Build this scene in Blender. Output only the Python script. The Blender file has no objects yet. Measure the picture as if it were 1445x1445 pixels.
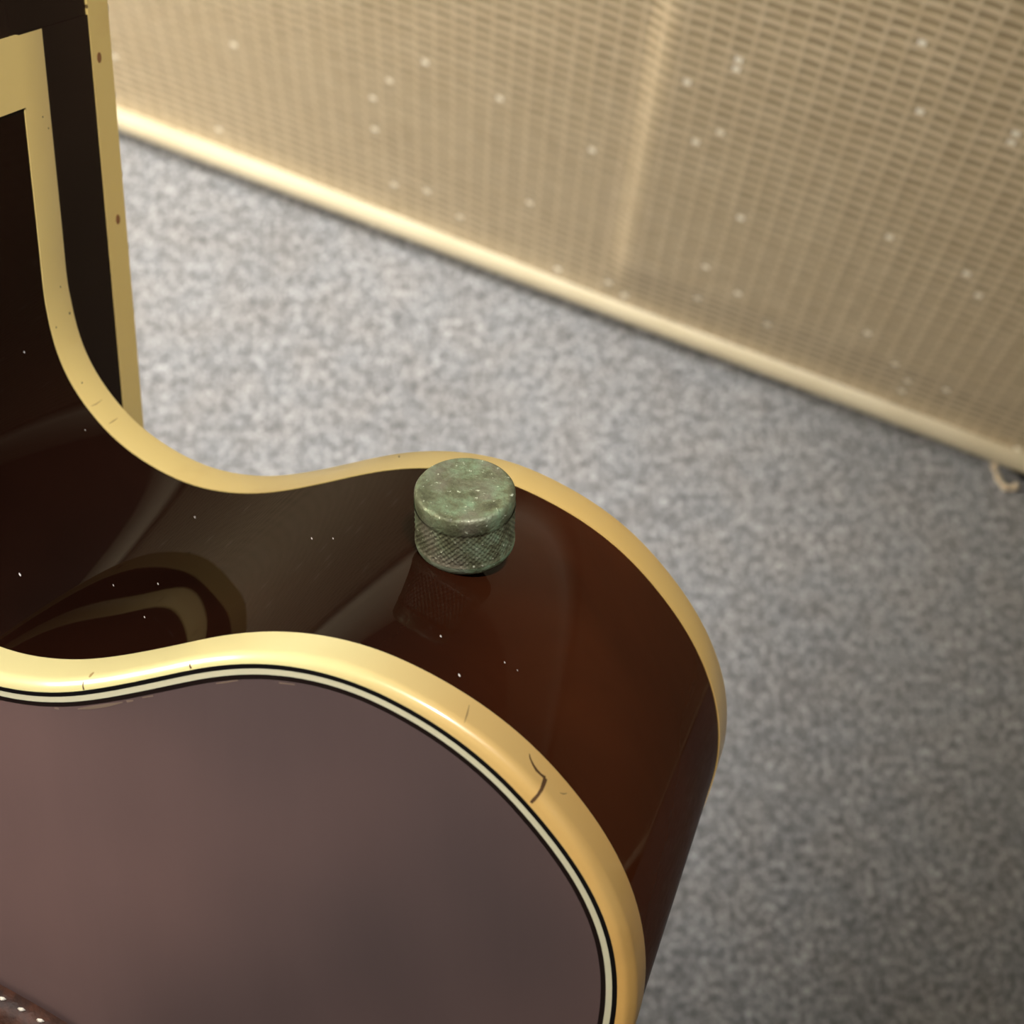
import bpy, bmesh, math, random
import numpy as np
from mathutils import Matrix, Vector
from mathutils.bvhtree import BVHTree
from mathutils.geometry import delaunay_2d_cdt
random.seed(7); np.random.seed(7)
C = bpy.context.scene.collection

# ---------------------------------------------------------------- camera
FPX, CPX = 2400.0, 722.5                 # focal length and centre in photo pixels
S = 0.062 / 0.055                        # scale of the traced guitar (body 62 mm deep)
# camera axes -> world axes (rows: world x, y, z in camera coordinates)
MW = np.array([[0.99927168, -0.01485728, -0.03514784], [0.0, 0.92108904, -0.38935201], [0.03815900, 0.38906844, 0.92041819]])
GW = np.array([0.96135881, -0.12680694, 0.24435473])   # guitar: across the body (camera coordinates)
GU = np.array([0.01224172, 0.90641222, 0.42221680])    # guitar: along the neck, towards the head
GN = np.array([0.27502613, 0.40291052, -0.87293971])   # guitar: from the back to the top
GD = 0.1285735 * S                                     # camera to the plane of the back
H = 0.52                                               # camera height above the carpet
cam_d = bpy.data.cameras.new('camera'); cam = bpy.data.objects.new('camera', cam_d); C.objects.link(cam)
cam_d.sensor_width = 36.0; cam_d.lens = FPX / 1445.0 * 36.0
cam_d.clip_start = 0.01; cam_d.clip_end = 60
cam.matrix_world = Matrix([list(MW[0]) + [0], list(MW[1]) + [0], list(MW[2]) + [H], [0, 0, 0, 1]])
cam_d.dof.use_dof = True; cam_d.dof.focus_distance = 0.205; cam_d.dof.aperture_fstop = 36
bpy.context.scene.camera = cam
sc = bpy.context.scene
sc.view_settings.view_transform = 'Standard'; sc.view_settings.look = 'None'
sc.view_settings.gamma = 1.0; sc.view_settings.use_curve_mapping = False
sc.view_settings.exposure = EXPOSURE = 0.0

# ---------------------------------------------------------------- world and light strengths
wd = bpy.data.worlds.new('world'); sc.world = wd; wd.use_nodes = True
wd.node_tree.nodes['Background'].inputs[0].default_value = (0.6, 0.62, 0.66, 1)
wd.node_tree.nodes['Background'].inputs[1].default_value = 0.3
WINDOW_E, WINDOW_C = 24.0, (1.0, 0.92, 0.80)
SPOT_W, SPOT_C, SPOT_AIM, SPOT_DEG = 262.0, (1.0, .985, .965), (-.10, .23, .15), 16.4
LAMP_E, LAMP_C = 1.0, (1.0, 0.86, 0.66)

# ---------------------------------------------------------------- helpers
def ray(px, py): return np.array([(px - CPX) / FPX, -(py - CPX) / FPX, -1.0])
def cam2world(q): return MW @ np.asarray(q) + np.array([0, 0, H])
def tag(o, label=None, cat=None, group=None, kind=None):
    if label: o['label'] = label
    if cat: o['category'] = cat
    if group: o['group'] = group
    if kind: o['kind'] = kind
    return o
def empty(name, mat=None):
    o = bpy.data.objects.new(name, None); C.objects.link(o)
    o.empty_display_size = 0.05
    if mat is not None: o.matrix_world = mat
    return o
def mesh(name, v, f, mat, parent=None, smooth=True, sharp=None):
    me = bpy.data.meshes.new(name)
    me.from_pydata([tuple(map(float, p)) for p in v], [], [tuple(int(i) for i in q) for q in f]); me.update()
    bm = bmesh.new(); bm.from_mesh(me); bmesh.ops.recalc_face_normals(bm, faces=bm.faces); bm.to_mesh(me); bm.free()
    if smooth:
        me.polygons.foreach_set('use_smooth', [True] * len(me.polygons))
        if sharp: me.set_sharp_from_angle(angle=math.radians(sharp))
    me.materials.append(mat)
    o = bpy.data.objects.new(name, me); C.objects.link(o)
    if parent: o.parent = parent
    return o
def box_data(x0, x1, y0, y1, z0, z1):
    v = [(x, y, z) for x in (x0, x1) for y in (y0, y1) for z in (z0, z1)]
    f = [(0, 1, 3, 2), (4, 6, 7, 5), (0, 4, 5, 1), (2, 3, 7, 6), (0, 2, 6, 4), (1, 5, 7, 3)]
    return v, f
def box(name, b, mat, parent=None, bevel=0.0, seg=2):
    v, f = box_data(*b)
    o = mesh(name, v, f, mat, parent, smooth=False)
    if bevel:
        bm = bmesh.new(); bm.from_mesh(o.data)
        bmesh.ops.bevel(bm, geom=bm.edges[:], offset=bevel, segments=seg, affect='EDGES', profile=0.5)
        bm.to_mesh(o.data); bm.free()
        o.data.polygons.foreach_set('use_smooth', [True] * len(o.data.polygons)); o.data.set_sharp_from_angle(angle=math.radians(40))
    return o
def lathe(name, prof, mat, parent=None, seg=48, sharp=35):
    v, f = [], []
    for r, z in prof:
        for k in range(seg):
            a = 2 * math.pi * k / seg; v.append((r * math.cos(a), r * math.sin(a), z))
    n = len(prof)
    for i in range(n - 1):
        for k in range(seg):
            f.append((i * seg + k, i * seg + (k + 1) % seg, (i + 1) * seg + (k + 1) % seg, (i + 1) * seg + k))
    f.append(tuple(range(seg))); f.append(tuple(range((n - 1) * seg, n * seg)))
    return mesh(name, v, f, mat, parent, True, sharp)
def tube(name, pts, rad, mat, parent=None, seg=8, taper=None):
    pts = [Vector(p) for p in pts]; v, f = [], []
    prev = None
    for i, p in enumerate(pts):
        t = (pts[min(i + 1, len(pts) - 1)] - pts[max(i - 1, 0)]).normalized()
        a = prev - t * prev.dot(t) if prev is not None and (prev - t * prev.dot(t)).length > 1e-6 else t.orthogonal()
        a.normalize(); prev = a; b = t.cross(a)
        r = rad * (taper[i] if taper else 1)
        for k in range(seg):
            g = 2 * math.pi * k / seg; v.append(p + r * (math.cos(g) * a + math.sin(g) * b))
    for i in range(len(pts) - 1):
        for k in range(seg):
            f.append((i * seg + k, i * seg + (k + 1) % seg, (i + 1) * seg + (k + 1) % seg, (i + 1) * seg + k))
    f.append(tuple(range(seg))); f.append(tuple(range((len(pts) - 1) * seg, len(pts) * seg)))
    return mesh(name, v, f, mat, parent, True, 60)

# ---------------------------------------------------------------- materials
class NT:
    def __init__(s, name):
        s.m = bpy.data.materials.new(name); s.m.use_nodes = True; s.t = s.m.node_tree
        s.b = s.t.nodes['Principled BSDF']
    def n(s, typ, **k):
        o = s.t.nodes.new(typ)
        for a, v in k.items(): setattr(o, a, v)
        return o
    def l(s, a, b): s.t.links.new(a, b)
    def set(s, **k):
        for a, v in k.items():
            i = s.b.inputs[a.replace('_', ' ')]
            i.default_value = (*v, 1) if isinstance(v, tuple) and len(v) == 3 else v
        return s
    def coord(s): return s.n('ShaderNodeTexCoord').outputs['Object']
    def noise(s, scale, detail=3, rough=.5, vec=None, stretch=None, dist=0.0):
        t = s.n('ShaderNodeTexNoise'); t.inputs['Scale'].default_value = scale; t.inputs['Detail'].default_value = detail
        t.inputs['Roughness'].default_value = rough; t.inputs['Distortion'].default_value = dist
        vec = vec or s.coord()
        if stretch:
            mp = s.n('ShaderNodeMapping'); mp.inputs['Scale'].default_value = stretch; s.l(vec, mp.inputs['Vector']); vec = mp.outputs[0]
        s.l(vec, t.inputs['Vector']); return t.outputs['Fac']
    def ramp(s, fac, stops, interp='LINEAR'):
        r = s.n('ShaderNodeValToRGB'); r.color_ramp.interpolation = interp
        e = r.color_ramp.elements
        while len(e) < len(stops): e.new(0.5)
        for el, (p, c) in zip(e, stops):
            el.position = p; el.color = (*c, 1) if isinstance(c, tuple) else (c, c, c, 1)
        s.l(fac, r.inputs[0]); return r.outputs[0]
    def mix(s, fac, a, b, mode='MIX'):
        x = s.n('ShaderNodeMix', data_type='RGBA', blend_type=mode)
        for v, i in ((fac, x.inputs[0]), (a, x.inputs[6]), (b, x.inputs[7])):
            if hasattr(v, 'links'): s.l(v, i)
            else: i.default_value = (*v, 1) if isinstance(v, tuple) else v
        return x.outputs[2]
    def math(s, op, a, b=0.0, clamp=False):
        x = s.n('ShaderNodeMath', operation=op); x.use_clamp = clamp
        for v, i in ((a, x.inputs[0]), (b, x.inputs[1])):
            if hasattr(v, 'links'): s.l(v, i)
            else: i.default_value = v
        return x.outputs[0]
    def sstep(s, v, lo, hi):
        x = s.n('ShaderNodeMapRange', interpolation_type='SMOOTHSTEP')
        s.l(v, x.inputs[0]); x.inputs[1].default_value = lo; x.inputs[2].default_value = hi
        return x.outputs[0]
    def bump(s, h, strength, dist):
        x = s.n('ShaderNodeBump'); x.inputs['Strength'].default_value = strength; x.inputs['Distance'].default_value = dist
        s.l(h, x.inputs['Height']); s.l(x.outputs[0], s.b.inputs['Normal']); return x
    def col(s, c): s.l(c, s.b.inputs['Base Color']); return s

def plain(name, color, rough=.5, metal=0.0, coat=0.0):
    t = NT(name).set(Base_Color=color, Roughness=rough, Metallic=metal, Coat_Weight=coat); t.set(Coat_Roughness=.05); return t.m
def emit(name, color, e):
    t = NT(name).set(Base_Color=(.8, .8, .8), Emission_Color=color, Emission_Strength=e); return t.m

def m_wood(name, dark, red, rough=.35, coat_r=.035, scale=1.0, coat=.35, grad=None, gstr=.75):
    t = NT(name)
    grain = t.noise(55 * scale, 5, .6, stretch=(1, .12, 1), dist=.6)
    cloud = t.noise(14 * scale, 2, .5)
    k_ = t.ramp(cloud, [(.35, 0.0), (.68, 1.0)])
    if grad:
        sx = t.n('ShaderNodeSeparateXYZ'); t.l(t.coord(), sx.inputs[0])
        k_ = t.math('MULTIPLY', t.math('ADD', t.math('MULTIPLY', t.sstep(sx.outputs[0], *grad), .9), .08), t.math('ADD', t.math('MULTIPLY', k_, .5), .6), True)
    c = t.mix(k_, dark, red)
    c = t.mix(t.ramp(grain, [(.3, gstr), (.7, 1.0)]), (0, 0, 0), c)
    t.col(c)
    t.set(Roughness=rough, Coat_Weight=coat, Coat_Roughness=coat_r, Coat_IOR=1.45, Specular_IOR_Level=.0)
    return t.m
M = {}
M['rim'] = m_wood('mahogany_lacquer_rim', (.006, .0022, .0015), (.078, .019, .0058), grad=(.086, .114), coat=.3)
M['back'] = m_wood('mahogany_lacquer_back', (.088, .063, .061), (.172, .106, .096), coat_r=.14, gstr=.92, scale=1.1, coat=.8)  # mottled mauve base carries the reflected haze as painted colour
M['neck'] = m_wood('dark_neck_wood', (.012, .0062, .0042), (.020, .0095, .006), coat_r=.25, coat=.35)
M['top'] = m_wood('mahogany_lacquer_top', (.02, .007, .004), (.06, .018, .008))
def m_cream(name, pale, amber, spots=True):
    t = NT(name)
    co = t.coord()
    a = t.noise(16, 3, .55, co); b = t.noise(60, 4, .6, co); sx = t.n('ShaderNodeSeparateXYZ'); t.l(co, sx.inputs[0])
    g = t.math('ADD', t.sstep(sx.outputs[0], *AMBER), t.math('MULTIPLY', t.math('SUBTRACT', a, .5), 1.5), True)
    c = t.mix(g, pale, amber)
    c = t.mix(t.math('MULTIPLY', t.sstep(b, .58, .75), .22), c, (.42, .22, .07))
    if spots:
        v = t.n('ShaderNodeTexVoronoi'); v.inputs['Scale'].default_value = 130; t.l(co, v.inputs['Vector'])
        w_ = t.noise(31, 0, .5, co)
        sp = t.math('MULTIPLY', t.math('LESS_THAN', v.outputs['Distance'], .045), t.math('GREATER_THAN', w_, .52))
        c = t.mix(t.math('MULTIPLY', sp, .85), c, (.05, .025, .01))
    t.col(c); t.set(Roughness=.32, Coat_Weight=.6, Coat_Roughness=.12, Subsurface_Weight=.0)
    return t.m
AMBER = (0.0, 1.0)
# traced outline of the body in millimetres (across, along the neck): edge of the top, edge of the back, dark purfling line
FAR = [[-109.72, -64.68], [-109.52, -67.17], [-109.24, -69.65], [-108.81, -72.1], [-108.09, -74.46], [-107.0, -76.67], [-105.64, -78.75], [-104.1, -80.71], [-102.4, -82.52], [-100.47, -84.05], [-98.33, -85.32], [-96.1, -86.43], [-93.81, -87.37], [-91.42, -87.99], [-88.95, -88.26], [-86.46, -88.27], [-83.98, -88.08], [-81.53, -87.65], [-79.12, -87.0], [-76.74, -86.24], [-74.38, -85.43], [-72.03, -84.58], [-69.68, -83.73], [-67.31, -82.92], [-64.91, -82.24], [-62.48, -81.7], [-60.01, -81.35], [-57.53, -81.22], [-55.04, -81.28], [-52.56, -81.53], [-50.12, -82.02], [-47.74, -82.76], [-45.42, -83.65], [-43.14, -84.67], [-40.91, -85.81], [-38.76, -87.07], [-36.73, -88.5], [-34.83, -90.11], [-33.05, -91.86], [-31.37, -93.7], [-29.79, -95.63], [-28.28, -97.63], [-26.92, -99.71], [-25.73, -101.9], [-24.7, -104.17], [-23.86, -106.51], [-23.25, -108.92], [-22.88, -111.38], [-22.75, -113.87], [-22.84, -116.36]]
NEAR = [[-92.13, -87.6], [-89.67, -87.94], [-87.19, -88.0], [-84.72, -87.78], [-82.27, -87.31], [-79.86, -86.66], [-77.48, -85.92], [-75.1, -85.14], [-72.75, -84.3], [-70.42, -83.4], [-68.09, -82.5], [-65.73, -81.66], [-63.34, -80.96], [-60.9, -80.46], [-58.43, -80.2], [-55.93, -80.14], [-53.45, -80.28], [-50.99, -80.66], [-48.57, -81.26], [-46.2, -82.05], [-43.9, -83.01], [-41.67, -84.12], [-39.51, -85.36], [-37.42, -86.74], [-35.45, -88.26], [-33.6, -89.92], [-31.86, -91.72], [-30.23, -93.61], [-28.71, -95.59], [-27.31, -97.65], [-26.06, -99.81], [-24.99, -102.05], [-24.17, -104.4], [-23.64, -106.82], [-23.35, -109.3]]
PURF = [[-89.44, -89.29], [-86.96, -89.43], [-84.49, -89.27], [-82.06, -88.79], [-79.66, -88.09], [-77.3, -87.27], [-74.96, -86.41], [-72.62, -85.52], [-70.29, -84.61], [-67.95, -83.74], [-65.59, -82.92], [-63.19, -82.26], [-60.74, -81.77], [-58.27, -81.5], [-55.79, -81.51], [-53.31, -81.79], [-50.87, -82.28], [-48.48, -82.97], [-46.14, -83.85], [-43.88, -84.89], [-41.71, -86.11], [-39.65, -87.51], [-37.7, -89.07], [-35.85, -90.75], [-34.1, -92.53], [-32.44, -94.39], [-30.87, -96.33], [-29.4, -98.35], [-28.1, -100.47], [-26.97, -102.69], [-26.03, -105.0], [-25.36, -107.38], [-25.01, -109.84], [-24.96, -112.32], [-25.2, -114.79]]
# ---------------------------------------------------------------- carpet, walls, ceiling, window, lamps
def m_carpet():
    t = NT('grey_carpet'); co = t.coord()
    a = t.noise(560, 3, .65, co, stretch=(1, .8, 1)); b = t.noise(190, 3, .6, co); c = t.noise(1300, 2, .6, co); g = t.noise(22, 2, .5, co)
    f = t.math('ADD', t.math('MULTIPLY', a, .62), t.math('ADD', t.math('MULTIPLY', b, .22), t.math('MULTIPLY', c, .16)))
    col = t.ramp(f, [(.36, (.070, .070, .072)), (.46, (.198, .199, .203)), (.54, (.31, .311, .316)), (.65, (.61, .61, .615))])
    tint = t.ramp(t.noise(60, 2, .5, co), [(.35, (.97, .985, 1.0)), (.65, (1.0, .985, .97))])
    col = t.mix(1.0, col, tint, 'MULTIPLY')
    col = t.mix(1.0, col, t.ramp(g, [(.3, .86), (.7, 1.0)]), 'MULTIPLY')
    t.col(col); t.set(Roughness=.95, Specular_IOR_Level=.1, Sheen_Weight=.25)
    t.bump(f, .8, .002)
    return t.m
M['carpet'] = m_carpet()
M['wall'] = plain('cream_wall_paint', (.16, .145, .13), .8)
M['ceil'] = plain('ceiling_paint', (.22, .21, .20), .9)
M['dark_wall'] = plain('umber_wall_paint', (.12, .10, .09), .8)
X0, X1, Y0, Y1, ZC = -.8, 2.6, -2.6, .57, 2.45
def quad(name, v, mat, label=None, kind='structure'):
    o = mesh(name, v, [(0, 1, 2, 3)], mat, None, False); tag(o, label, None, None, kind); return o
fl = box('floor', (X0, X1, Y0, Y1, -0.02, 0.0), M['carpet']); tag(fl, 'grey mottled carpet floor', kind='structure')
tag(box('ceiling', (X0, X1, Y0, Y1, ZC, ZC + .02), M['ceil']), 'plain white ceiling', kind='structure')
tag(box('wall_back', (X0, X1, Y1, Y1 + .02, 0, ZC), M['wall']), 'cream wall behind amplifier', kind='structure')
tag(box('wall_front', (X0, X1, Y0 - .02, Y0, 0, ZC), M['wall']), 'cream wall opposite amplifier', kind='structure')
tag(box('wall_right', (X1, X1 + .02, Y0, Y1, 0, ZC), M['dark_wall']), 'umber side wall', kind='structure')
WY0, WY1, WZ0, WZ1 = -.02, .54, .22, 1.0
wl = empty('wall_left', Matrix.Translation((X0, 0, 0))); tag(wl, 'cream side wall with window opening', kind='structure')
for b in ((-.02, 0, Y0, WY0, 0, ZC), (-.02, 0, WY1, Y1, 0, ZC), (-.02, 0, WY0, WY1, 0, WZ0), (-.02, 0, WY0, WY1, WZ1, ZC)):
    box('wall_panel', b, M['wall'], wl)
wn = empty('window_1', Matrix.Translation((X0, 0, 0))); tag(wn, 'wide window with bright daylight blind', kind='structure')
M['daylight'] = emit('daylit_blind', WINDOW_C, WINDOW_E)
box('blind', (-.015, -.01, WY0, WY1, WZ0, WZ1), M['daylight'], wn)
M['white_paint'] = plain('white_gloss_paint', (.8, .8, .78), .3)
for b in ((-.01, .02, WY0, WY0 + .05, WZ0, WZ1), (-.01, .02, WY1 - .05, WY1, WZ0, WZ1), (-.01, .02, WY0, WY1, WZ0, WZ0 + .05), (-.01, .02, WY0, WY1, WZ1 - .05, WZ1)):
    box('window_frame', b, M['white_paint'], wn)
M['lamp'] = emit('warm_lamp_diffuser', LAMP_C, LAMP_E)
for i, (lx, ly) in enumerate(((-.55, -.35), (1.3, -1.4))):
    lt = empty('ceiling_light', Matrix.Translation((lx, ly, ZC)))
    tag(lt, ('square warm ceiling light above the guitar', 'square warm ceiling light near the umber wall')[i], 'lamp', 'square ceiling lights')
    box('diffuser', (-.24, .24, -.24, .24, -.03, -.012), M['lamp'], lt, .004)
    box('frame', (-.26, .26, -.26, .26, -.012, 0.0), M['white_paint'], lt)

# unseen spotlight added to brighten the binding and fade the carpet towards the right
SP = Vector((.26, .06, ZC - .16)); sp_q = (Vector(SPOT_AIM) - SP).to_track_quat('-Z', 'Y')
spot = empty('added_spotlight', Matrix.Translation((SP.x, SP.y, ZC))); tag(spot, 'added black ceiling spotlight aimed at the guitar', 'spotlight')
M['black_metal'] = plain('black_lamp_metal', (.02, .02, .02), .4)
lathe('ceiling_rose', [(.05, -.02), (.05, 0)], M['black_metal'], spot, 32); lathe('stem', [(.01, -.09), (.01, -.02)], M['black_metal'], spot, 16)
can = lathe('lamp_can', [(.085, .0), (.082, .0), (.08, .04), (.06, .1), (.02, .105), (.02, .12), (.07, .118), (.086, .04)], M['black_metal'], spot, 40)
can.location = (0, 0, -.16); can.rotation_mode = 'QUATERNION'; can.rotation_quaternion = sp_q
ld = bpy.data.lights.new('spot_beam', 'SPOT'); ld.energy = SPOT_W; ld.color = SPOT_C; ld.spot_size = math.radians(SPOT_DEG); ld.spot_blend = 1.0; ld.shadow_soft_size = .07
lo = bpy.data.objects.new('spot_beam', ld); C.objects.link(lo); lo.parent = spot; lo.location = Vector((0, 0, -.16)) + sp_q @ Vector((0, 0, -.005)); lo.rotation_mode = 'QUATERNION'; lo.rotation_quaternion = sp_q

# ---------------------------------------------------------------- guitar
bN, bF, T = 4.8, 6.2, 55.0               # binding depths and body depth (traced millimetres)
WC = -133.5                              # centre line
def catmull(P, step):
    P = np.array(P, float); E = np.vstack([2 * P[0] - P[1], P, 2 * P[-1] - P[-2]]); out = []
    for i in range(1, len(E) - 2):
        p0, p1, p2, p3 = E[i - 1:i + 3]; k = max(1, int(round(np.linalg.norm(p2 - p1) / step)))
        for j in range(k):
            t = j / k
            out.append(.5 * ((2 * p1) + (p2 - p0) * t + (2 * p0 - 5 * p1 + 4 * p2 - p3) * t * t + (-p0 + 3 * p1 - 3 * p2 + p3) * t ** 3))
    out.append(P[-1]); return np.array(out)
TAIL = [(-23.6, -120.5), (-25.4, -128), (-28.4, -137), (-32.0, -147), (-36.5, -160), (-40.5, -176), (-42.5, -195), (-40, -218), (-32, -244), (-18, -272), (-3, -302),
        (5, -332), (4, -362), (-8, -390), (-30, -412), (-62, -427), (-98, -434), (WC, -436)]
TAIL = [(a_, -118 + (b_ + 118) * .93 if b_ < -118 else b_) for a_, b_ in TAIL]
straight = [(-109.62, z) for z in np.arange(-33.7, -62, -2.5)]
right = catmull(straight + FAR + TAIL, 1.0)
k = np.exp(-.5 * (np.arange(-6, 7) / 2.0) ** 2); k /= k.sum()
sm = np.array([(right[i - 6:i + 7] * k[:, None]).sum(0) if 6 <= i < len(right) - 6 else right[i] for i in range(len(right))])
right = sm
left = right[::-1][1:].copy(); left[:, 0] = 2 * WC - left[:, 0]
OUT = np.vstack([right, left]); NO = len(OUT); NR = len(right)
def normals(P):
    a = P - np.roll(P, 1, 0); b = np.roll(P, -1, 0) - P
    a /= np.linalg.norm(a, axis=1)[:, None]; b /= np.linalg.norm(b, axis=1)[:, None]
    na = np.c_[a[:, 1], -a[:, 0]]; nb = np.c_[b[:, 1], -b[:, 0]]
    m = na + nb; m /= np.linalg.norm(m, axis=1)[:, None]
    return m / np.maximum((m * na).sum(1), .35)[:, None]
NRM = normals(OUT)                       # one of the two perpendiculars
if ((np.array([WC, -250]) - OUT[NR // 2]) @ NRM[NR // 2]) < 0: NRM = -NRM   # point inwards
def hit_along(P, nrm, curve, rng):
    curve = np.array(curve); A, B = curve[:-1], curve[1:]; res = np.full(len(P), np.nan)
    for i, (p, q) in enumerate(zip(P, nrm)):
        d = B - A; den = q[0] * d[:, 1] - q[1] * d[:, 0]; den = np.where(abs(den) < 1e-9, 1e-9, den)
        r = A - p
        t = (r[:, 0] * d[:, 1] - r[:, 1] * d[:, 0]) / den; s = (r[:, 0] * q[1] - r[:, 1] * q[0]) / den
        ok = (s >= 0) & (s <= 1) & (abs(t) < rng)
        if ok.any(): res[i] = t[ok][np.argmin(abs(t[ok]))]
    return res
def fill_smooth(v, default, n, fade=25):
    idx = np.where(~np.isnan(v[:NR]))[0]; i0, i1 = idx[0], idx[-1]
    x = np.r_[0, max(0, i0 - fade), idx, min(NR - 1, i1 + fade), NR - 1]
    y = np.r_[default, default, v[idx], default, default]
    r = np.interp(np.arange(NR), x, y)
    kk = np.exp(-.5 * (np.arange(-12, 13) / 4.0) ** 2); kk /= kk.sum()
    r = np.convolve(np.r_[[r[0]] * 12, r, [r[-1]] * 12], kk, 'valid')
    return np.r_[r, r[::-1][1:]]
off_near = fill_smooth(hit_along(OUT[:NR], NRM[:NR], NEAR, 4), 0.0, NO)
OUTN = OUT + NRM * off_near[:, None]
ins_p = fill_smooth(hit_along(OUTN[:NR], NRM[:NR], PURF, 5), 1.6, NO)

base_c = np.array([WC, -413.7, 27.5])
def gl(W, U, D):                         # traced millimetres -> guitar local metres
    return np.c_[np.atleast_1d(W) - base_c[0], np.atleast_1d(U) - base_c[1], -(np.atleast_1d(D) - base_c[2])] * S / 1000
gm = np.eye(4); gm[:3, :3] = MW @ np.c_[GW, GU, -GN]
gm[:3, 3] = cam2world(GN * GD) + gm[:3, :3] @ (np.array([base_c[0], base_c[1], -base_c[2]]) * S / 1000)
G = Matrix(gm.tolist())
guitar = empty('electric_guitar', G)
tag(guitar, 'dark mahogany archtop guitar with cream binding and a corroded green strap knob', 'guitar')
CAM_L = np.array([0, 0, GD]) - np.array([base_c[0], base_c[1], -base_c[2]]) * S / 1000
def gray(px, py):                        # photo pixel -> direction in the guitar frame
    r = ray(px, py); return np.array([r @ GW, r @ GU, -(r @ GN)])

AMBER = ((-62 - WC) * S / 1000, (-36 - WC) * S / 1000)  # pale-to-amber shift holds both ageing and painted light along the horn
M['cream_back'] = m_cream('aged_cream_binding_back', (.70, .61, .29), (.74, .43, .125), False)
M['cream_top'] = m_cream('aged_cream_binding_top', (.70, .52, .185), (.74, .47, .14), False)
M['cream_neck'] = m_cream('aged_cream_binding_neck', (.60, .43, .14), (.64, .44, .14))
M['ply'] = plain('pale_purfling', (.62, .58, .40), .35, 0, .4)
M['dark_ply'] = plain('dark_red_purfling', (.010, .005, .004), .4, 0, .3)
M['black'] = plain('black_purfling', (.006, .005, .005), .3, 0, .4)

def sweep(name, prof, mat, closed=True, sharp=40):
    """prof: list of (inset, depth, use purfling inset); swept round the whole outline"""
    v = []
    for ins, dep, pf in prof:
        t = dep / T
        P = OUTN * (1 - t) + OUT * t + NRM * (ins + (ins_p if pf else 0))[:, None] if pf else OUTN * (1 - t) + OUT * t + NRM * ins
        v.append(gl(P[:, 0], P[:, 1], np.full(NO, dep)))
    m = len(prof); v = np.vstack(v); f = []
    for j in range(m if closed else m - 1):
        j2 = (j + 1) % m
        for i in range(NO):
            i2 = (i + 1) % NO; f.append((j * NO + i, j * NO + i2, j2 * NO + i2, j2 * NO + i))
    return mesh(name, v, f, mat, guitar, True, sharp)
rim = sweep('rim', [(.12, bN - .3, 0), (.12, T - bF + .3, 0)], M['rim'], False)
r = 1.25
arc = [(r - r * math.cos(a), r - r * math.sin(a)) for a in np.linspace(0, math.pi / 2, 7)]
bind_b = sweep('binding', [(2.5, bN, 0), (0, bN, 0)] + [(i, d, 0) for i, d in arc] + [(-.25, 0, 1), (-.25, 1.2, 1)], M['cream_back'])
bind_b['label'] = 'thick cream binding round the back, with black and white purfling'
sweep('purfling', [(-.25, -.01, 1), (.25, -.01, 1), (.25, 1, 1), (-.25, 1, 1)], M['black'])
sweep('purfling', [(.25, -.005, 1), (.88, -.005, 1), (.88, 1, 1), (.25, 1, 1)], M['ply'])
sweep('purfling', [(.88, .02, 1), (1.4, .02, 1), (1.4, 1, 1), (.88, 1, 1)], M['dark_ply'])
bind_t = sweep('binding', [(2.5, T - bF, 0), (0, T - bF, 0), (0, T - .7, 0), (.2, T - .2, 0), (.7, T, 0), (2.5, T, 0)], M['cream_top'])
bind_t['label'] = 'aged yellow binding round the top edge'

def plate(name, P, dep0, sign, amp, reach, step, mat):
    """arched plate filling the closed line P (millimetres)"""
    lo, hi = P.min(0), P.max(0); gx, gy = np.meshgrid(np.arange(lo[0], hi[0], step), np.arange(lo[1], hi[1], step)); Q = np.c_[gx.ravel(), gy.ravel()]
    A, B = P, np.roll(P, -1, 0)
    ins = np.zeros(len(Q), bool); dist = np.full(len(Q), 1e9)
    for a, b in zip(A, B):
        c = ((a[1] > Q[:, 1]) != (b[1] > Q[:, 1]))
        with np.errstate(all='ignore'):
            ins ^= c & (Q[:, 0] < (b[0] - a[0]) * (Q[:, 1] - a[1]) / (b[1] - a[1] if b[1] != a[1] else 1e-9) + a[0])
        dist = np.minimum(dist, np.hypot(*(Q - a).T))
    kp = ins & (dist > step * .6); Q, dist = Q[kp], dist[kp]
    pts = [Vector(p) for p in np.vstack([P, Q])]; n = len(P)
    v2, e2, f2, *_ = delaunay_2d_cdt(pts, [(i, (i + 1) % n) for i in range(n)], [], 1, 1e-6)
    V = np.array([tuple(p) for p in v2]); dd = np.full(len(V), 1e9)
    for a in P[::2]: dd = np.minimum(dd, np.hypot(*(V - a).T))
    dep = dep0 + sign * amp * (1 - np.exp(-(dd / reach) ** 2))
    return mesh(name, gl(V[:, 0], V[:, 1], dep), [f for f in f2], mat, guitar, True)
plate('back', (OUTN + NRM * (ins_p + 1.35)[:, None])[::2], .05, -1, 2.2, 40, 4.0, M['back'])
plate('top', (OUT + NRM * 2.4)[::3], T - .05, 1, 7, 60, 10.0, M['top'])

# cream strip across the end of the rib at the neck joint (right) and its twin
for sgn in (1, -1):
    v, f = box_data(0, 1, 0, 1, 0, 1)
    x = lambda q: WC + sgn * (q - WC)
    P = [(x(-112 if a[0] == 0 else -109.5), -41.9 if a[1] == 0 else -33.6, bN - .1 if a[2] == 0 else T - bF + .1) for a in v]
    P = np.array(P); hs = mesh('heel_strip', gl(P[:, 0], P[:, 1], P[:, 2]), f, M['cream_top'], guitar, False)

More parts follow.
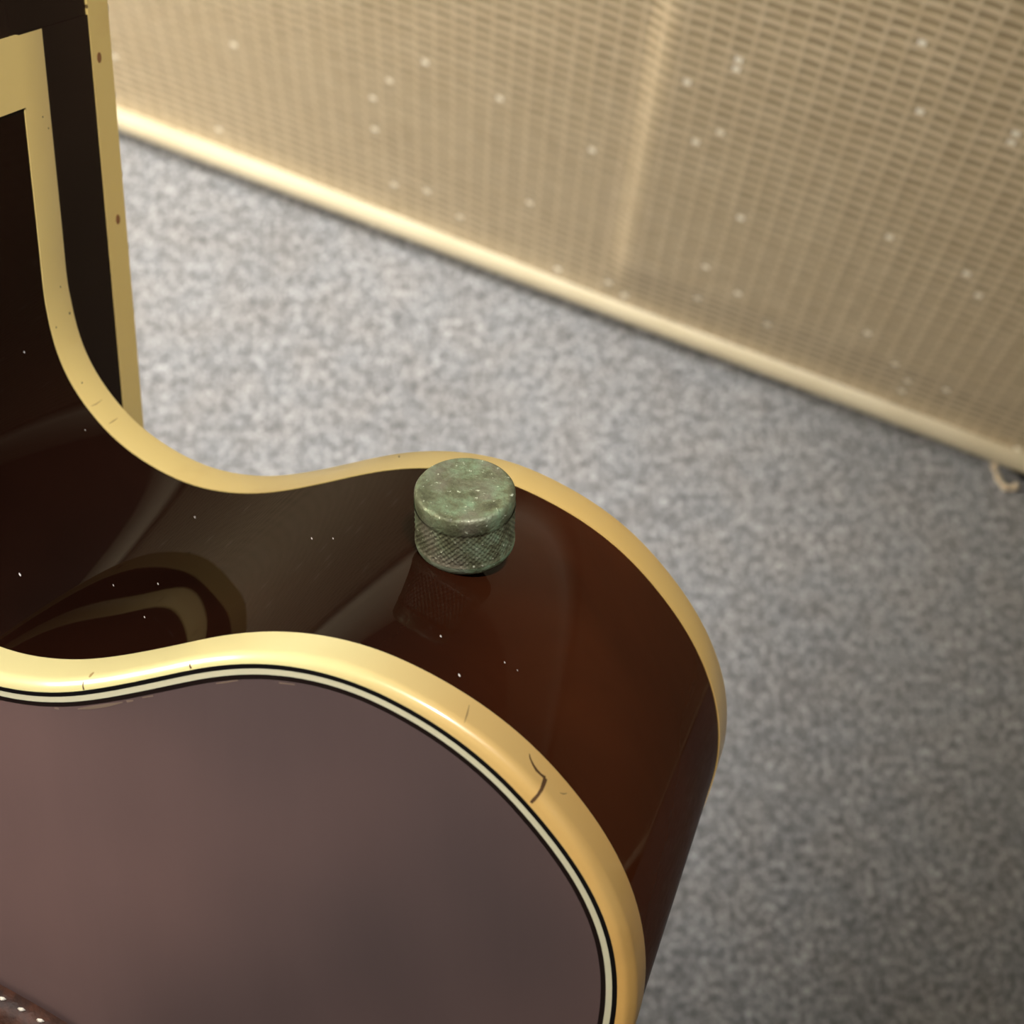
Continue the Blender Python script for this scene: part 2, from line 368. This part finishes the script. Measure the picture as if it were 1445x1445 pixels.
# neck: block under the fingerboard, heel and shaft
NUT = 323.0
def edge_l(U): return -157.4 + (U + 100) / (NUT + 100) * 10.5       # far edge of the fingerboard
def loft_neck():
    us = [-33.7, -20, -5, 12, 30, 50, 80, 150, 250, NUT]; backs = [8, 10, 16, 28, 38, 42.5, 44, 45, 46, 46.5]
    v, f = [], []; m = None
    for U, bk in zip(us, backs):
        l, rr = edge_l(U) + .3, -109.9; c_, hw = (l + rr) / 2, (rr - l) / 2
        flat = max(0.0, (65.4 - bk) - 20) * .9; ring = [(rr, 65.4), (rr, 65.4 - flat - .5)]
        for a in np.linspace(0, math.pi, 17)[1:-1]: ring.append((c_ + hw * math.cos(a), 65.4 - flat - .5 - (64.9 - flat - bk) * math.sin(a) ** .8))
        ring += [(l, 65.4 - flat - .5), (l, 65.4)]; m = len(ring)
        v.append(gl([p[0] for p in ring], [U] * m, [p[1] for p in ring]))
    v = np.vstack(v)
    for i in range(len(us) - 1):
        for j in range(m): f.append((i * m + j, i * m + (j + 1) % m, (i + 1) * m + (j + 1) % m, (i + 1) * m + j))
    f.append(tuple(range(m))); f.append(tuple(range((len(us) - 1) * m, len(us) * m)))
    return mesh('neck', v, f, M['neck'], guitar, True, 50)
loft_neck()
def gprism(name, poly, d0, d1, mat, parent, bevel=0):
    n = len(poly); P = np.array(poly)
    v = np.vstack([gl(P[:, 0], P[:, 1], np.full(n, d0)), gl(P[:, 0], P[:, 1], np.full(n, d1))])
    f = [tuple(range(n)), tuple(range(n, 2 * n))] + [(i, (i + 1) % n, n + (i + 1) % n, n + i) for i in range(n)]
    return mesh(name, v, f, mat, parent, False)
END = -108.0
gprism('neck_block', [(-109.66, -33.7), (-109.66, END), (edge_l(END) + .3, END), (edge_l(-33.7) + .3, -33.7)], T - 6, 65.4, M['neck'], guitar)
M['ebony'] = plain('dark_fingerboard', (.012, .009, .007), .35)
fb = gprism('fingerboard', [(-111.4, NUT), (-111.4, END + 1.8), (edge_l(END) + 1.8, END + 1.8), (edge_l(NUT) + 1.8, NUT)], 65.4, 70.4, M['ebony'], guitar)
gprism('fingerboard_binding', [(-109.6, NUT), (-109.6, END), (-111.4, END), (-111.4, NUT)], 65.45, 70.5, M['cream_neck'], guitar)
gprism('fingerboard_binding', [(edge_l(NUT), NUT), (edge_l(END), END), (edge_l(END) + 1.8, END), (edge_l(NUT) + 1.8, NUT)], 65.45, 70.5, M['cream_neck'], guitar)
gprism('fingerboard_binding', [(-109.6, END), (edge_l(END), END), (edge_l(END), END - 1.8), (-109.6, END - 1.8)], 65.45, 70.5, M['cream_neck'], guitar)
M['nickel'] = plain('fret_nickel', (.55, .53, .48), .3, 1.0)
SC = 622 / S
fret0 = None
for i in range(1, 23):
    U = NUT - SC * (1 - 2 ** (-i / 12))
    l = edge_l(U) + .4; rr = -110.0; pf = [(0, 70.4), (.15, 71.0), (.6, 71.4), (1.2, 71.4), (1.65, 71.0), (1.8, 70.4)]
    v = np.vstack([gl([X] * 6, [U - .9 + p[0] for p in pf], [p[1] for p in pf]) for X in (l, rr)])
    f = [(0, 1, 2, 3, 4, 5), (6, 7, 8, 9, 10, 11)] + [(j, (j + 1) % 6, 6 + (j + 1) % 6, 6 + j) for j in range(6)]
    mesh('fret', v, f, M['nickel'], guitar, False)
M['tortoise'] = plain('brown_side_dot', (.20, .075, .022), .35, 0, .3)
dots = [(-39.19, 67.2), (-60.3, 68.35)] + [(NUT - SC * (1 - (2 ** (-a / 12) + 2 ** (-(a - 1) / 12)) / 2), 67.8) for a in (3, 5, 7, 9, 12, 15, 17)]
dm = None
for (U, D) in dots:
    if dm is None:
        seg = 14; v = [(z, .00074 * math.cos(2 * math.pi * j / seg), .00062 * math.sin(2 * math.pi * j / seg)) for z in (-.0003, .00004) for j in range(seg)]
        f = [tuple(range(seg)), tuple(range(seg, 2 * seg))] + [(j, (j + 1) % seg, seg + (j + 1) % seg, seg + j) for j in range(seg)]
        o = mesh('side_dot', v, f, M['tortoise'], guitar, False); dm = o.data
    else:
        o = bpy.data.objects.new('side_dot', dm); C.objects.link(o); o.parent = guitar
    o.location = gl(-109.6, U, D)[0]
# head with nut and tuners (beyond the frame)
hd = gprism('headstock', [(-109.5, NUT), (-103, NUT + 28), (-98, NUT + 150), (-124, NUT + 158), (-152, NUT + 150), (-153, NUT + 28), (edge_l(NUT), NUT)], 55, 67, M['neck'], guitar)
gprism('nut', [(-110, NUT), (edge_l(NUT) + .4, NUT), (edge_l(NUT) + .4, NUT + 4), (-110, NUT + 4)], 66.9, 72.2, M['cream_top'], guitar)
M['gold'] = plain('worn_gold_plate', (.62, .42, .16), .35, 1.0)
tn = None
for sgn in (1, -1):
    for i in range(3):
        U = NUT + 48 + i * 38; W = -125.5 + sgn * 15
        ps = lathe('tuner', [(.003, -.012), (.003, .012), (.0022, .0125)], M['gold'], guitar, 16); ps.location = gl(W, U, 66)[0]
        kn = lathe('tuner_button', [(.002, 0), (.0025, .012), (.007, .014), (.008, .02), (.006, .025)], M['gold'], ps, 16)
        kn.rotation_euler = (0, sgn * math.pi / 2, 0); kn.location = (sgn * .008, 0, .009)

# strap knob
K = dict(W=-49.35, D=29.07, r=5.40, Hh=7.60, th=.2687, ph=.0838, g=1.56)
hi_ = [i for i in range(NR) if -58 < OUT[i, 0] < -40 and -90 < OUT[i, 1] < -75]
mid_ = OUTN[hi_] * (1 - K['D'] / T) + OUT[hi_] * K['D'] / T
Pk = np.array([K['W'], np.interp(K['W'], mid_[:, 0], mid_[:, 1])])
ax = np.array([math.cos(K['th']) * math.sin(K['ph']), math.cos(K['th']) * math.cos(K['ph']), math.sin(K['th'])])
zq = Vector(ax).to_track_quat('Z', 'Y')
def m_patina(name='green_corroded_brass', lift=(1, 1, 1)):
    t = NT(name); co = t.coord()
    a = t.noise(420, 4, .65, co); b = t.noise(1500, 3, .6, co); c_ = t.noise(220, 2, .5, co)
    col = t.ramp(a, [(.3, (.075, .078, .048)), (.45, (.13, .145, .09)), (.58, (.18, .235, .155)), (.72, (.23, .35, .24))])
    col = t.mix(t.ramp(c_, [(.5, 0.0), (.66, .8)]), col, (.17, .155, .125))
    col = t.mix(t.math('MULTIPLY', t.sstep(b, .64, .70), .75), col, (.6, .66, .55))
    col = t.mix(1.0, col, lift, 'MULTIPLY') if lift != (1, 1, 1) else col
    t.col(col); t.set(Metallic=.35, Specular_IOR_Level=.5); t.l(t.ramp(b, [(.3, .28), (.6, .6)]), t.b.inputs['Roughness'])
    t.bump(b, .5, .0004)
    return t.m
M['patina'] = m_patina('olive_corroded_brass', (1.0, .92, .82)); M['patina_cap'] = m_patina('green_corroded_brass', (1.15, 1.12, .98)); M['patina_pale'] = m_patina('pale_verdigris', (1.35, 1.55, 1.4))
kr, kh = K['r'] * S / 1000, K['Hh'] * S / 1000
knob = empty('strap_knob'); knob.parent = guitar; knob.rotation_mode = 'QUATERNION'; knob.rotation_quaternion = zq
knob.location = Vector(gl(Pk[0], Pk[1], K['D'])[0])
knob['label'] = 'green corroded knurled strap knob'
g0 = K['g'] * S / 1000
cap = lathe('knob_cap', [(kr * .972, g0 + kh * .70), (kr * .982, g0 + kh * .735), (kr * .992, g0 + kh * .89), (kr * .985, g0 + kh * .935), (kr * .95, g0 + kh * .975), (kr * .90, g0 + kh * .985), (kr * .84, g0 + kh * .975), (kr * .5, g0 + kh * .955), (kr * .02, g0 + kh * .95)], M['patina_cap'], knob, 64, 60)
def barrel():
    nz, na = 38, 312; v, f = [], []
    for i in range(nz + 1):
        z = g0 + kh * (.12 + .61 * i / nz)
        for j in range(na):
            a = 2 * math.pi * j / na; p, q = a * 52 + i * 1.1, a * 52 - i * 1.1
            fade = min(1, i / 3, (nz - i) / 3)
            d = .5 * (abs(math.sin(p / 2)) + abs(math.sin(q / 2)))
            rr_ = kr * (1.0 - .032 * fade * d); v.append((rr_ * math.cos(a), rr_ * math.sin(a), z))
    for i in range(nz):
        for j in range(na): f.append((i * na + j, i * na + (j + 1) % na, (i + 1) * na + (j + 1) % na, (i + 1) * na + j))
    return mesh('knurled_barrel', v, f, M['patina'], knob, True)
barrel()
lathe('knob_base', [(kr * .60, g0 - kh * .02), (kr * .94, g0 - kh * .02), (kr * .985, g0 + kh * .035), (kr * 1.0, g0 + kh * .09), (kr * .995, g0 + kh * .13)], M['patina_pale'], knob, 64)
M['rust'] = plain('dark_screw_steel', (.05, .04, .03), .5, .8)
lathe('screw_post', [(kr * .42, -.0035), (kr * .42, g0 + kh * .05)], M['rust'], knob, 24)

# cracks, stains and joints in the binding: narrow slivers lying on it
M['crack'] = plain('dark_crack', (.10, .045, .012), .8)
M['hair'] = plain('hairline_crack', (.36, .24, .09), .8)
def bvh_of(o):
    return BVHTree.FromPolygons([v.co.copy() for v in o.data.vertices], [tuple(p.vertices) for p in o.data.polygons])
def sliver(name, px, widths, target, bv, mat):
    q_ = np.linspace(0, len(px) - 1, (len(px) - 1) * 4 + 1); i_ = np.arange(len(px))
    px = list(zip(np.interp(q_, i_, [p[0] for p in px]), np.interp(q_, i_, [p[1] for p in px]))); widths = np.interp(q_, i_, widths)
    hits = []
    for x, y in px:
        h_, nn, *_ = bv.ray_cast(Vector(CAM_L), Vector(gray(x, y)).normalized())
        if h_ is None: return None
        if nn.dot(Vector(gray(x, y))) > 0: nn = -nn
        hits.append((h_, nn))
    v, f = [], []
    for i, (h_, nn) in enumerate(hits):
        t = (hits[min(i + 1, len(hits) - 1)][0] - hits[max(i - 1, 0)][0]).normalized(); s_ = t.cross(nn).normalized() * widths[i] / 2000
        for q in (-s_, s_): v.append(h_ + q - nn * .0002)
        for q in (s_, -s_): v.append(h_ + q + nn * .00004)
    for i in range(len(hits) - 1):
        for j in range(4): f.append((i * 4 + j, i * 4 + (j + 1) % 4, i * 4 + 4 + (j + 1) % 4, i * 4 + 4 + j))
    f += [(0, 1, 2, 3), tuple(len(v) - 4 + j for j in range(4))]
    return mesh(name, v, f, mat, target, False)
bb, bt = bvh_of(bind_b), bvh_of(bind_t)
sliver('crack', [(749.5, 1132.5), (753.5, 1128), (759, 1122), (764, 1114), (767, 1106), (769.5, 1098)], [.3, .4, .35, .4, .5, .55], bind_b, bb, M['crack'])
sliver('crack', [(769.5, 1098), (763, 1093), (757, 1087), (752, 1079), (748, 1070), (747, 1064)], [.5, .35, .45, .3, .2, .08], bind_b, bb, M['crack'])
sliver('crack', [(790, 1119), (795, 1120.5), (800, 1119.5)], [.06, .16, .05], bind_b, bb, M['hair'])
sliver('crack', [(118.3, 973.5), (117, 968), (117.5, 962)], [.18, .14, .05], bind_b, bb, M['crack'])
sliver('stain', [(126, 956), (129, 952), (132, 949)], [.2, .4, .2], bind_b, bb, M['hair'])
sliver('crack', [(270, 943.5), (268, 940), (268, 936)], [.22, .16, .06], bind_b, bb, M['crack'])
sliver('crack', [(655, 1020), (659, 1008), (662, 995)], [.06, .2, .06], bind_b, bb, M['hair'])
sliver('crack', [(129, 573), (136, 570), (144, 564)], [.08, .16, .05], bind_t, bt, M['hair'])
sliver('crack', [(154, 598), (160, 594), (166, 590)], [.08, .18, .05], bind_t, bt, M['hair'])
sliver('crack', [(609, 643), (610, 638), (610, 633)], [.12, .12, .1], bind_t, bt, M['hair'])
for x, y, s_ in ((98, 442, 2.0), (115.5, 540, 1.2), (85, 405, 1.3), (563, 644.5, 1.3), (79, 462, 1.2), (60, 165, 1.2), (68, 181, 1.2)):
    sliver('speck', [(x, y - s_), (x + .3, y), (x, y + s_)], [.12, .17 * s_, .1], bind_t, bt, M['black'])

M['chip'] = plain('bare_finish_chip', (.17, .115, .08), .8)
M['dust'] = plain('dust', (.75, .7, .66), .9)
back_o = [o for o in guitar.children if o.name.startswith('back')][0]; bk, br = bvh_of(back_o), bvh_of(rim)
for px_, w_ in (([(110, 1000.5), (128, 998.5), (150, 995.5), (173, 991)], [.1, .4, .4, .1]), ([(77, 999), (83, 1000)], [.2, .25]), ([(179, 990), (188, 988.5)], [.3, .15]),
                ([(201, 984.5), (216, 982)], [.1, .15]), ([(305, 964.5), (320, 962.5), (336, 960)], [.1, .18, .1]), ([(394, 963.5), (416, 966)], [.15, .12])):
    sliver('finish_chip', px_, w_, back_o, bk, M['chip'])
for x, y, s_ in ((28, 811, 2.4), (648, 953, 2.2), (622, 898, 1.4), (712, 935, 1.2), (160, 826, 1.2), (223, 824, 1.2), (440, 760, 1.3), (470, 760, 1.0), (204, 871, 1.2), (730, 946, 1.0), (34, 497, 1.4), (275, 730, 1.1), (120, 607, .9)):
    sliver('dust_speck', [(x - s_ * .5, y - s_), (x, y), (x + s_ * .5, y + s_)], [.06, .1 * s_, .06], rim, br, M['dust'])

# padded leatherette patch on the back
M['pad'] = NT('brown_leatherette'); t = M['pad']
t.col(t.ramp(t.noise(500, 4, .6), [(.35, (.03, .011, .006)), (.65, (.085, .028, .013))])); t.set(Roughness=.6); t.bump(t.noise(900, 3, .6), .35, .0005); M['pad'] = t.m
M['stitch'] = plain('white_stitching', (.85, .78, .66), .5)
pad = empty('back_pad', G); tag(pad, 'brown leatherette pad with white edge stitching on the guitar back', 'pad')
pc, pa, pb = (WC, -207.5), 100.0, 89.0
def pad_mesh():
    v, f = [], []; n = 160; prof = [(1.0, -2.25), (1.0, -3.2), (.993, -4.3), (.98, -5.0), (.955, -5.0), (.945, -4.4), (.93, -4.5), (.8, -5.6), (.5, -6.4), (.02, -6.8)]
    for q, z in prof:
        for i in range(n):
            a = 2 * math.pi * i / n; v.append(gl(pc[0] + pa * q * math.cos(a), pc[1] + pb * q * math.sin(a), z)[0])
    m = len(prof)
    for j in range(m - 1):
        for i in range(n): f.append((j * n + i, j * n + (i + 1) % n, (j + 1) * n + (i + 1) % n, (j + 1) * n + i))
    f += [tuple(range(n)), tuple(range((m - 1) * n, m * n))]
    return mesh('cover', v, f, M['pad'], pad, True, 50)
pad_mesh()
per, a, st = [], 0.0, None
while a < 2 * math.pi - .012:
    x, y = pc[0] + pa * .9995 * math.cos(a), pc[1] + pb * .9995 * math.sin(a)
    tx, ty = -pa * math.sin(a), pb * math.cos(a); L = math.hypot(tx, ty)
    if st is None:
        o = mesh('stitch', [(.0006 * cx, .00034 * cy, cz) for cx, cy, cz in [(1, 0, 0), (.5, .9, 0), (-.5, .9, 0), (-1, 0, 0), (-.5, -.9, 0), (.5, -.9, 0), (0, 0, .0003), (0, 0, -.0003)]],
                 [(i, (i + 1) % 6, 6) for i in range(6)] + [((i + 1) % 6, i, 7) for i in range(6)], M['stitch'], pad, True); st = o.data
    else:
        o = bpy.data.objects.new('stitch', st); C.objects.link(o); o.parent = pad
    o.location = gl(x, y, -3.75)[0]; o.rotation_euler = (0, 0, math.atan2(ty, tx) + .5)
    a += 2.4 / L

# ---------------------------------------------------------------- amplifier
def on_z(px, py, z): r_ = MW @ ray(px, py); return np.array([0, 0, H]) + r_ * ((z - H) / r_[2])
GAP = .0045
pA, pB = on_z(165, 190, GAP), on_z(1400, 659, GAP)
ex = (pB - pA); ex[2] = 0; ex /= np.linalg.norm(ex); ey = np.cross([0, 0, 1.0], ex)
am = np.eye(4); am[:3, 0], am[:3, 1], am[:3, 2] = ex, ey, (0, 0, 1); am[:3, 3] = [pA[0], pA[1], 0]
AM = Matrix(am.tolist())
def on_front(px, py, yo=0.0):            # photo pixel -> (along, height) on the amplifier's front plane
    r_ = MW @ ray(px, py); o_ = np.array([0, 0, H]) - np.array([pA[0], pA[1], 0])
    s_ = (yo - o_ @ ey) / (r_ @ ey); q = o_ + r_ * s_; return q @ ex, q[2]
# the neck lies on the front top edge: find the height where the fret tops meet the front plane
zs = []
for W in (-110.0, -157.0):
    p0 = np.array(G @ Vector(gl(W, 0, 71.5)[0])); u_ = gm[:3, :3] @ np.array([0, 1, 0]); s_ = ((np.array([pA[0], pA[1], 0]) - p0) @ ey - .0) / (u_ @ ey); zs.append((p0 + u_ * s_)[2])
AH = .27
AX0, AX1, AD, RB = -.16, .54, .16, .0092
amp = empty('guitar_amplifier', AM); tag(amp, 'cream guitar amplifier with woven wheat grille cloth standing on carpet', 'amplifier')
def m_vinyl():
    t = NT('cream_vinyl'); n_ = t.noise(700, 3, .6); t.col(t.ramp(t.noise(30, 3, .6), [(.3, (.53, .455, .30)), (.7, (.60, .53, .37))])); t.set(Roughness=.42); t.bump(n_, .25, .0004); return t.m
M['vinyl'] = m_vinyl()
box('cabinet', (AX0, AX1, .008, AD, GAP, AH), M['vinyl'], amp, .006, 3)
def rail(name, p0, p1, r0):
    """half-round edge bar"""
    p0, p1 = Vector(p0), Vector(p1); return tube(name, [p0.lerp(p1, q) for q in np.linspace(0, 1, 12)], r0, M['vinyl'], amp, 18)
rr = RB / 2
rail('edge_rail', (AX0, rr, GAP + rr), (AX1, rr, GAP + rr), rr); rail('edge_rail', (AX0, rr, AH - rr), (AX1, rr, AH - rr), rr)
rail('edge_rail', (AX0 + rr, rr, GAP), (AX0 + rr, rr, AH), rr); rail('edge_rail', (AX1 - rr, rr, GAP), (AX1 - rr, rr, AH), rr)
CWD, CHT = .0053 * H / .45, .0035 * H / .45
RX = on_front(885, 398)[0]
def m_grille():
    t = NT('wheat_grille_cloth'); co = t.coord(); sx = t.n('ShaderNodeSeparateXYZ'); t.l(co, sx.inputs[0])
    wob = t.noise(60, 2, .5, co)
    xs = t.math('DIVIDE', sx.outputs[0], CWD); zs_ = t.math('DIVIDE', sx.outputs[2], CHT)
    zs_ = t.math('ADD', zs_, t.math('MULTIPLY', t.math('SUBTRACT', wob, .5), .5))
    fx = t.math('ABSOLUTE', t.math('SUBTRACT', t.math('FRACT', xs), .5)); fz = t.math('ABSOLUTE', t.math('SUBTRACT', t.math('FRACT', zs_), .5))
    hole = t.math('MULTIPLY', t.math('SUBTRACT', 1.0, t.sstep(fx, .35, .50)), t.math('SUBTRACT', 1.0, t.sstep(fz, .12, .34)))
    cx = t.n('ShaderNodeCombineXYZ'); t.l(t.math('FLOOR', xs), cx.inputs[0]); t.l(t.math('FLOOR', zs_), cx.inputs[1])
    wn_ = t.n('ShaderNodeTexWhiteNoise', noise_dimensions='2D'); t.l(cx.outputs[0], wn_.inputs['Vector'])
    yarn = t.ramp(t.noise(500, 3, .6, co, stretch=(.3, 1, 1)), [(.3, (.56, .44, .265)), (.7, (.70, .575, .38))])
    dark = t.mix(wn_.outputs['Value'], (.29, .215, .115), (.37, .28, .155))
    c_ = t.mix(hole, yarn, dark)
    gl_ = t.math('GREATER_THAN', wn_.outputs['Value'], .980)
    spot = t.math('MULTIPLY', gl_, t.math('MULTIPLY', t.math('LESS_THAN', fx, .17), t.math('LESS_THAN', fz, .25)))
    c_ = t.mix(spot, c_, (1.0, .95, .80)); t.col(c_)  # near-white cells paint the glints of lurex threads into the colour
    t.l(t.math('MULTIPLY', spot, .0), t.b.inputs['Metallic']); t.set(Roughness=.62, Sheen_Weight=.1)
    return t.m
M['grille'] = m_grille()
def grille():
    x0, x1, z0, z1 = AX0 + RB, AX1 - RB, GAP + RB - .001, AH - RB
    nx, nz = int((x1 - x0) / CWD * 6), int((z1 - z0) / CHT * 5)
    X, Z = np.meshgrid(np.linspace(x0, x1, nx + 1), np.linspace(z0, z1, nz + 1))
    fx = np.abs((X / CWD) % 1 - .5); fz = np.abs((Z / CHT) % 1 - .5)
    hole = np.clip((.42 - fx) / .2, 0, 1) * np.clip((.36 - fz) / .22, 0, 1)
    dx = X - RX
    sm_ = lambda q: np.clip(q, 0, 1) ** 2 * (3 - 2 * np.clip(q, 0, 1))
    low = np.clip((Z - .02) / .02, 0, 1)
    tent = np.where(dx < -.010, .0022 * np.clip(1 + (dx + .010) / .16, 0, 1), .0022 + .0019 * sm_((dx + .010) / .010) * low) * np.clip(1 - dx / .4, 0, 1)
    curl = -.0010 * np.clip(1 - (Z - z0) / .011, 0, 1) ** 2
    Y = .0065 + .00015 * hole - tent + curl
    v = np.c_[X.ravel(), Y.ravel(), Z.ravel()]
    i = np.arange(nz * (nx + 1)).reshape(nz, nx + 1)[:, :-1].ravel()
    f = np.c_[i, i + 1, i + nx + 2, i + nx + 1]
    me = bpy.data.meshes.new('grille_cloth'); me.vertices.add(len(v)); me.vertices.foreach_set('co', v.ravel())
    me.loops.add(f.size); me.loops.foreach_set('vertex_index', f.ravel()); me.polygons.add(len(f))
    me.polygons.foreach_set('loop_start', np.arange(len(f)) * 4); me.polygons.foreach_set('loop_total', np.full(len(f), 4))
    me.polygons.foreach_set('use_smooth', np.ones(len(f), bool)); me.update(calc_edges=True); me.materials.append(M['grille'])
    o = bpy.data.objects.new('grille_cloth', me); C.objects.link(o); o.parent = amp; return o
grille()
M['rubber'] = plain('black_rubber', (.012, .012, .012), .7)
fx_ = (on_z(1452, 694, 0.0) - am[:3, 3]) @ ex
for x, y in ((fx_, .014), (AX0 + .02, .014), (fx_, AD - .03), (AX0 + .02, AD - .03)):
    ft = lathe('foot', [(.013, 0), (.013, GAP), (.0125, GAP + .001)], M['rubber'], amp, 24); ft.location = (x, y, 0)
M['thread'] = plain('cream_thread', (.78, .64, .44), .8)
il = np.linalg.inv(am)
tp = [on_z(1402, 656, GAP + .002), on_z(1406, 666, .004), on_z(1409, 675, .0022), on_z(1414, 684, .0016), on_z(1421, 688.5, .0015), on_z(1429, 689, .0015), (on_z(1435, 684, .0017))]
tp = catmull([(il @ np.r_[p, 1])[:3] for p in tp], .0012)
tube('loose_thread', tp, .0011, M['thread'], amp, 8, [.8 + .25 * math.sin(i * 1.7) for i in range(len(tp))])

# ---------------------------------------------------------------- added black cabinet, out of frame, blocking window light to darken the carpet
M['black_vinyl'] = plain('black_vinyl', (.014, .014, .015), .55)
M['black_cloth'] = plain('black_speaker_cloth', (.02, .02, .02), .9)
blocker = empty('added_shade_cabinet', Matrix.Translation((-.42, -.06, 0))); tag(blocker, 'added black vinyl cabinet with metal corners, shading the carpet from the window', 'speaker')
box('body', (-.09, .09, -.28, .27, .012, .46), M['black_vinyl'], blocker, .008, 3)
box('blocker_grille', (.09, .093, -.25, .24, .04, .43), M['black_cloth'], blocker, .001)
for x in (-.085, .085):
    for y in (-.275, .265):
        for z in (.017, .455):
            box('corner', (x - .012, x + .012, y - .012, y + .012, z - .012, z + .012), M['nickel'], blocker, .006)
        ft = lathe('foot', [(.014, 0), (.014, .012), (.012, .013)], M['rubber'], blocker, 16); ft.location = (x * .8, y * .85, 0)
tube('handle', [(0, -.08, .455), (0, -.075, .475), (0, -.05, .485), (0, .04, .485), (0, .065, .475), (0, .07, .455)], .006, M['rubber'], blocker, 10)
